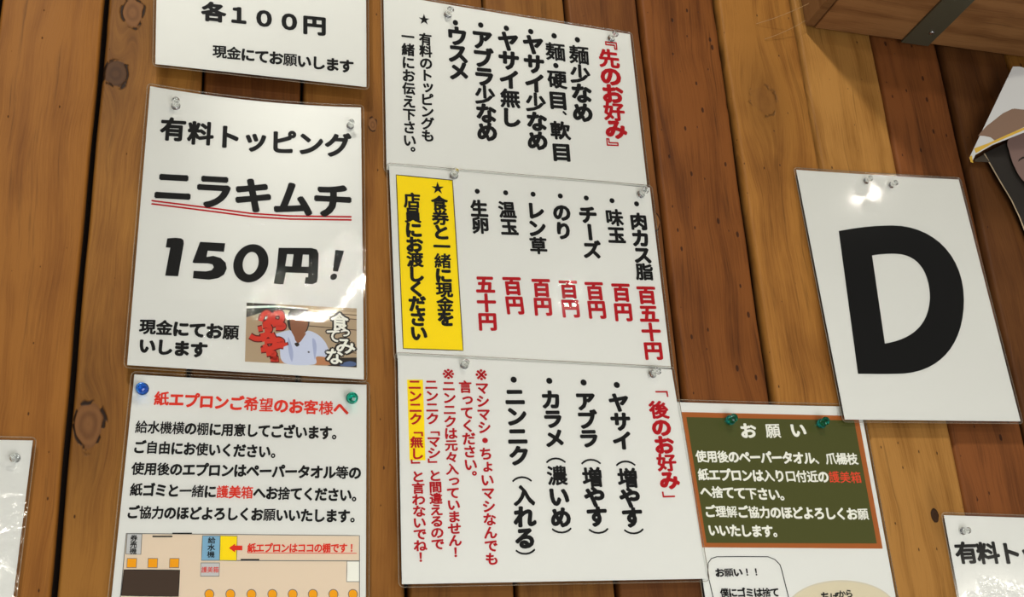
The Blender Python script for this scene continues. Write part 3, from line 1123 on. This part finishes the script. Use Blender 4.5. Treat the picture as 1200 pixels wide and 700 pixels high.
pts = np.array([v.co[:2] for v in bm.verts])
fc = [tuple(v.index for v in f_.verts) for f_ in bm.faces]
bm.free()
link('letter', s.hit(pts, .2), fc, BLACK, s.root)
S8 = s

# ---- sign 9: lower right corner
s = Sheet([(1106, 604), (1338, 611.5), (1405, 930), (1165, 920)], (4, 4, 6, 6), lambda u, v: 0 * u)
sheet_thing('white laminated sign reading 有料ト, cut off by the lower right corner', s,
            film_mat('laminate_film', .03, 120, .09, [((1165, 702), 22), ((1190, 700), 18), ((1140, 705), 12), ((1150, 610), 4)]))
S9 = s
H(s, '有料トッピング', (1132.5, 648), (1157.8, 648.3), 27, 27, last=2, bold=.042)

# ---- sign 10: lower left corner, blank part of a sheet
s = Sheet([(-212, 512), (38.5, 516.5), (-2, 838), (-270, 838)], (5, 5, 7, 7), lambda u, v: 0 * u)
sheet_thing('blank white laminated sheet at the lower left corner, cut off by the frame', s,
            film_mat('laminate_film', .05, 120, .06, [((10, 600), 16), ((20, 640), 18), ((8, 690), 18), ((25, 665), 10)]))
S10 = s

# ------------------------------------------------------------------ push pins


def pin_mat(name, c, rough=.03):
    m, nt, b = new_mat(name)
    b.inputs['Base Color'].default_value = lin(c)
    b.inputs['Transmission Weight'].default_value = 1.0
    b.inputs['Roughness'].default_value = rough
    b.inputs['IOR'].default_value = 1.47
    return m


CLEAR = pin_mat('clear_plastic', (250, 252, 250))
BLUEP = pin_mat('blue_plastic', (70, 160, 255), .05)
TEAL = pin_mat('teal_plastic', (30, 215, 190), .05)
STEEL, _nt, _b = new_mat('steel')
sset(_b, Base_Color=(.55, .55, .55, 1), Metallic=1.0, Roughness=.3)


def lathe(name, prof, base, axis, mat, parent, seg=24):
    ax = np.array(axis, float)
    ax /= np.linalg.norm(ax)
    a = np.cross(ax, (0, 1, 0))
    a /= np.linalg.norm(a)
    b2 = np.cross(ax, a)
    V_, F_ = [], []
    for (h, r) in prof:
        for k in range(seg):
            t = 2 * math.pi * k / seg
            V_.append(base + ax * h + (a * math.cos(t) + b2 * math.sin(t)) * r)
    for j in range(len(prof) - 1):
        for k in range(seg):
            q, w = j * seg + k, j * seg + (k + 1) % seg
            F_.append((q, w, w + seg, q + seg))
    F_.append(tuple(reversed(range(seg))))
    F_.append(tuple((len(prof) - 1) * seg + k for k in range(seg)))
    o = link(name, V_, F_, mat, parent, smooth=True)
    return o


def pin(px, surf_o, mat, label, k=1.0, tilt=(0, 0), group='push pins holding the signs'):
    mid = unproj([px], surf_o + 5.5 * k)[0]
    ax = np.array([tilt[0], tilt[1], 1.0])
    ax /= np.linalg.norm(ax)
    base = mid - ax * (5.5 * k)
    k *= 1.13
    root = thing('push_pin', label, 'push pin', base, group)
    pr = [(1.0, 3.9), (1.5, 4.3), (2.4, 4.3), (3.0, 3.6), (3.6, 2.6), (5.0, 2.0), (7.2, 2.0), (8.4, 2.6), (9.2, 3.5), (10.0, 3.7), (10.8, 3.5), (11.3, 2.4)]
    lathe('grip', [(h * k, r * k * .92) for h, r in pr], base, ax, mat, root)
    lathe('needle', [(-8, .15), (-6, .45), (1.2, .45)], base, ax, STEEL, root, 8)
    return root


pin((206, 122), 8, CLEAR, 'clear push pin at the upper left corner of the kimchi sign', tilt=(-.05, .1))
pin((411, 146), 8, CLEAR, 'clear push pin at the upper right corner of the kimchi sign', .85)
pin((526, 15), 3.5, CLEAR, 'clear push pin near the left end of the topmost middle sign', tilt=(.1, .05))
pin((718, 43), 3.5, CLEAR, 'clear push pin at the upper right corner of the topmost middle sign', tilt=(.15, 0))
pin((532.5, 204), 6, CLEAR, 'clear push pin above the yellow panel', tilt=(-.1, 0))
pin((753, 226), 6, CLEAR, 'clear push pin at the upper right corner of the sign with prices', tilt=(.15, -.05))
pin((545, 427), 8, CLEAR, 'clear push pin at the top left of the lowest middle sign', .9)
pin((767, 437), 8, CLEAR, 'clear push pin at the top right of the lowest middle sign', tilt=(.25, 0))
pin((166.5, 455.5), 7, BLUEP, 'blue push pin at the upper left corner of the floor plan sign', 1.25, (-.1, -.25))
pin((413, 466.5), 6, TEAL, 'teal push pin at the upper right corner of the floor plan sign', 1.25, (-.1, -.3))
pin((857.5, 491.5), 3, TEAL, 'teal push pin on the green board, left of the heading お願い', 1.15, (-.15, -.1))
pin((964.5, 495.5), 3, TEAL, 'teal push pin on the green board, right of the heading お願い', 1.15, (-.1, -.05))
pin((1017, 211), 6, CLEAR, 'clear push pin at the top of the D sheet, the left one of two', .85, (.1, -.1))
pin((1046.5, 216), 6, CLEAR, 'clear push pin at the top of the D sheet, the right one of two', .85, (.1, -.1))
pin((1131, 622.5), 5, CLEAR, 'clear push pin above 有料ト in the lower right corner', .85, (.1, -.1))
pin((17.5, 537), 6, CLEAR, 'clear push pin on the blank sheet at the lower left', .9, (-.1, -.35))

# ------------------------------------------------------------------ wooden shelf on the wall, upper right
YS = 384.0
WS = ((186, 138, 100), (158, 112, 78), (122, 82, 52))
shelf_mat = wood('shelf_wood', *WS, knots=[], seed=51.0, along='x', pits=False, rings=.6)
shelf_end_mat = wood('shelf_end_wood', (152, 112, 80), (128, 90, 60), (100, 66, 42), seed=57.0, along='x', pits=False)
xa = unproj_y((952.5, 35), YS)
yr = unproj_y((1200, 67), YS)
shelf = thing('wall_shelf', 'wooden shelf seen from below at the upper right, crossed by a metal strap', 'shelf', (xa[0], YS, 0))


def bevel_box(name, x0, x1, y0, y1, o0, o1, mat, parent, bw=1.2):
    v, f = box(x0, x1, y0, y1, o0, o1)
    ob = link(name, v, f, mat, parent)
    bm = bmesh.new()
    bm.from_mesh(ob.data)
    bmesh.ops.bevel(bm, geom=bm.edges[:], offset=bw / 1000, segments=2, affect='EDGES', profile=.5)
    bmesh.ops.recalc_face_normals(bm, faces=bm.faces[:])
    bm.to_mesh(ob.data)
    bm.free()
    return ob


SO0 = 7.0
bevel_box('bottom_board', xa[0] + .5, xa[0] + 620, YS, YS + 20, SO0, 240, shelf_mat, shelf)
bevel_box('end_board', xa[0] - 12, xa[0] - .3, YS + 1.5, YS + 150, SO0, 240, shelf_end_mat, shelf)
bevel_box('back_board', xa[0] + .5, xa[0] + 620, YS + 20.5, YS + 150, SO0, 18, shelf_end_mat, shelf)
bevel_box('front_board', xa[0] + .5, xa[0] + 620, YS + 20.5, YS + 150, 222, 240, shelf_end_mat, shelf)
ta, tb = unproj_y((1057, 49), YS - 3), unproj_y((1085, 57), YS - 3)
IRON, nt_, b_i = new_mat('painted_iron')
sset(b_i, Base_Color=lin((84, 80, 62)), Metallic=.25, Roughness=.5)
strap = bevel_box('metal_strap', ta[0], tb[0], YS - 3.2, YS - .1, -1 + SO0, 250, IRON, shelf, .7)
sc = unproj_y((1092, 38.5), YS - 4)
lathe('screw', [(0, 1.2), (.5, 3.4), (1.6, 3.0), (2.3, 1.6)], np.array([sc[0], YS - 3.0, sc[2]]), (0.001, -1, 0.0002), STEEL, strap, 14)

# threads tied to the corner of the shelf
THR = ink('thread_fibre', (150, 116, 76))


def rod(name, a, b2, r, mat, parent=None):
    a, b2 = np.array(a, float), np.array(b2, float)
    d = b2 - a
    L = np.linalg.norm(d)
    d /= L
    u = np.cross(d, (0, 0, 1.0))
    u /= np.linalg.norm(u)
    w = np.cross(d, u)
    V_, F_ = [], []
    for i in range(9):
        t = i / 8
        c = a + d * L * t + np.array([0, -2.0, 0]) * 4 * t * (1 - t)
        for k in range(5):
            V_.append(c + (u * math.cos(k * 1.2566) + w * math.sin(k * 1.2566)) * r)
    for i in range(8):
        for k in range(5):
            q, e = i * 5 + k, i * 5 + (k + 1) % 5
            F_.append((q, e, e + 5, q + 5))
    return link(name, V_, F_, mat, parent)


t1 = rod('cobweb_thread', unproj([(886, 28)], 1)[0], unproj([(948, 4)], 24)[0], .3, THR)
t1['label'], t1['category'] = 'upper thin tan thread running to the left end of the shelf', 'thread'
t2 = rod('cobweb_thread', unproj([(896, 46)], 1)[0], unproj([(944, 24)], 10)[0], .3, THR)
t2['label'], t2['category'] = 'lower thin tan thread running to the left end of the shelf', 'thread'

t1['group'] = t2['group'] = 'threads at the shelf end'

# ------------------------------------------------------------------ curled poster and leaflet at the right edge


def ribbon(name, A, B, oa, ob, mat, parent, n=14, bulge=0.0, thick=.35):
    """curved thin sheet between two edge polylines given in the photo with their distances from the wall"""
    A = [np.array(p, float) for p in A]
    B = [np.array(p, float) for p in B]
    k = len(A)
    P = []
    for i in range(k):
        pa, pb = unproj([A[i]], oa[i])[0], unproj([B[i]], ob[i])[0]
        for j in range(n):
            t = j / (n - 1)
            q = pa * (1 - t) + pb * t
            q[2] += bulge * math.sin(math.pi * t)
            P.append(q)
    P = np.array(P)
    N_ = len(P)
    top, bot = P.copy(), P.copy()
    bot[:, 2] -= thick
    F_ = grid_faces(n, k) + [tuple(i + N_ for i in reversed(f_)) for f_ in grid_faces(n, k)]
    ring = [i for i in range(n)] + [j * n + n - 1 for j in range(1, k)] + [(k - 1) * n + i for i in range(n - 2, -1, -1)] + [j * n for j in range(k - 2, 0, -1)]
    for a, b2 in zip(ring, ring[1:] + ring[:1]):
        F_.append((b2, a, a + N_, b2 + N_))
    return link(name, np.r_[top, bot], F_, mat, parent, smooth=False)


P_W = ink('poster_white', (214, 216, 214), .4)
P_T = ink('poster_taupe', (140, 114, 96), .4)
P_Y = ink('poster_yellow', (222, 180, 70), .4)
P_K = ink('poster_black', (40, 36, 32), .35)
P_M = ink('poster_mauve', (128, 104, 96), .4)
P_E = ink('poster_edge', (170, 150, 120), .5)
flyer = thing('folded_leaflet', 'white leaflet with taupe band and yellow border, folded forward at the right edge', 'leaflet', unproj([(1190, 120)], 30)[0])
FO = lambda p: 14 + (p[0] - 1136) * .42                 # the leaflet leans out of the wall towards the right


def fl(name, poly, mat, lift, thick=0.0):
    p = densify([tuple(a) for a in poly], 6)
    V_ = np.array([unproj([a], FO(a) + lift)[0] for a in p])
    n = len(V_)
    if thick:
        b2 = V_.copy()
        b2[:, 2] -= thick
        F_ = [tuple(range(n)), tuple(reversed(range(n, 2 * n)))] + [(i, i + n, (i + 1) % n + n, (i + 1) % n) for i in range(n)]
        return link(name, np.r_[V_, b2], F_, mat, flyer)
    return link(name, V_, [tuple(range(n))], mat, flyer)


fl('paper', [(1136, 185), (1187, 78), (1195, 78), (1215, 84), (1290, 120), (1290, 112), (1225, 143), (1200, 154.5), (1163, 170), (1143, 181.5), (1139, 190)], P_W, 0, .5)
fl('taupe_band', [(1146, 159), (1156, 148), (1175, 133), (1200, 121), (1270, 96), (1270, 122), (1225, 137), (1200, 149), (1166, 165), (1161, 161), (1154, 159.5)], P_T, .1)
fl('yellow_border', [(1141.5, 174), (1158, 168), (1180, 158), (1200, 149.5), (1230, 135), (1231, 138), (1200, 152.5), (1163, 168.5), (1143.5, 179.5)], P_Y, .2)
fl('yellow_tab', [(1136, 184), (1139, 182), (1140.5, 191), (1137.5, 190)], P_Y, .3)
poster = thing('curled_poster', 'black poster with a taupe shape, curling away from the wall at the right edge', 'poster', unproj([(1190, 210)], 12)[0])
LE = [(1141, 186), (1153, 180), (1162, 196), (1170, 210), (1185, 235), (1194, 254), (1201, 272), (1214, 310)]
LE = LE[1:]
ribbon('sheet', LE, [(1300, 110), (1300, 132), (1300, 158), (1302, 190), (1304, 220), (1308, 250), (1312, 290)], [9, 9, 9, 9, 9, 9, 9],
       [16] * 7, P_K, poster, bulge=4)
ribbon('pale_edge', LE, [(p[0] + 1.2, p[1] - .2) for p in LE], [9.4] * 7, [9.6] * 7, P_E, poster, n=3)
fold = ribbon('folded_corner', [(1142, 187), (1142.5, 189.5)], [(1153, 181), (1160, 190)], [9, 9], [10, 9.6], ink('poster_charcoal', (62, 54, 44), .4), poster, n=4)
mv = crv([(1182, 163), (1183, 178), (1189, 196), (1200, 213), (1225, 236), (1260, 230), (1270, 180), (1240, 140), (1205, 140)])
Vm = np.array([unproj([a], 15.2)[0] for a in mv])
link('taupe_shape', Vm, [tuple(range(len(Vm)))], P_M, poster)
cl = [(1203, 183), (1198, 184), (1194, 187), (1193, 190), (1194.5, 188.5), (1198.5, 186), (1203, 185)]
Vm = np.array([unproj([a], 15.6)[0] for a in cl])
link('dark_line', Vm, [tuple(range(len(Vm)))], P_K, poster)
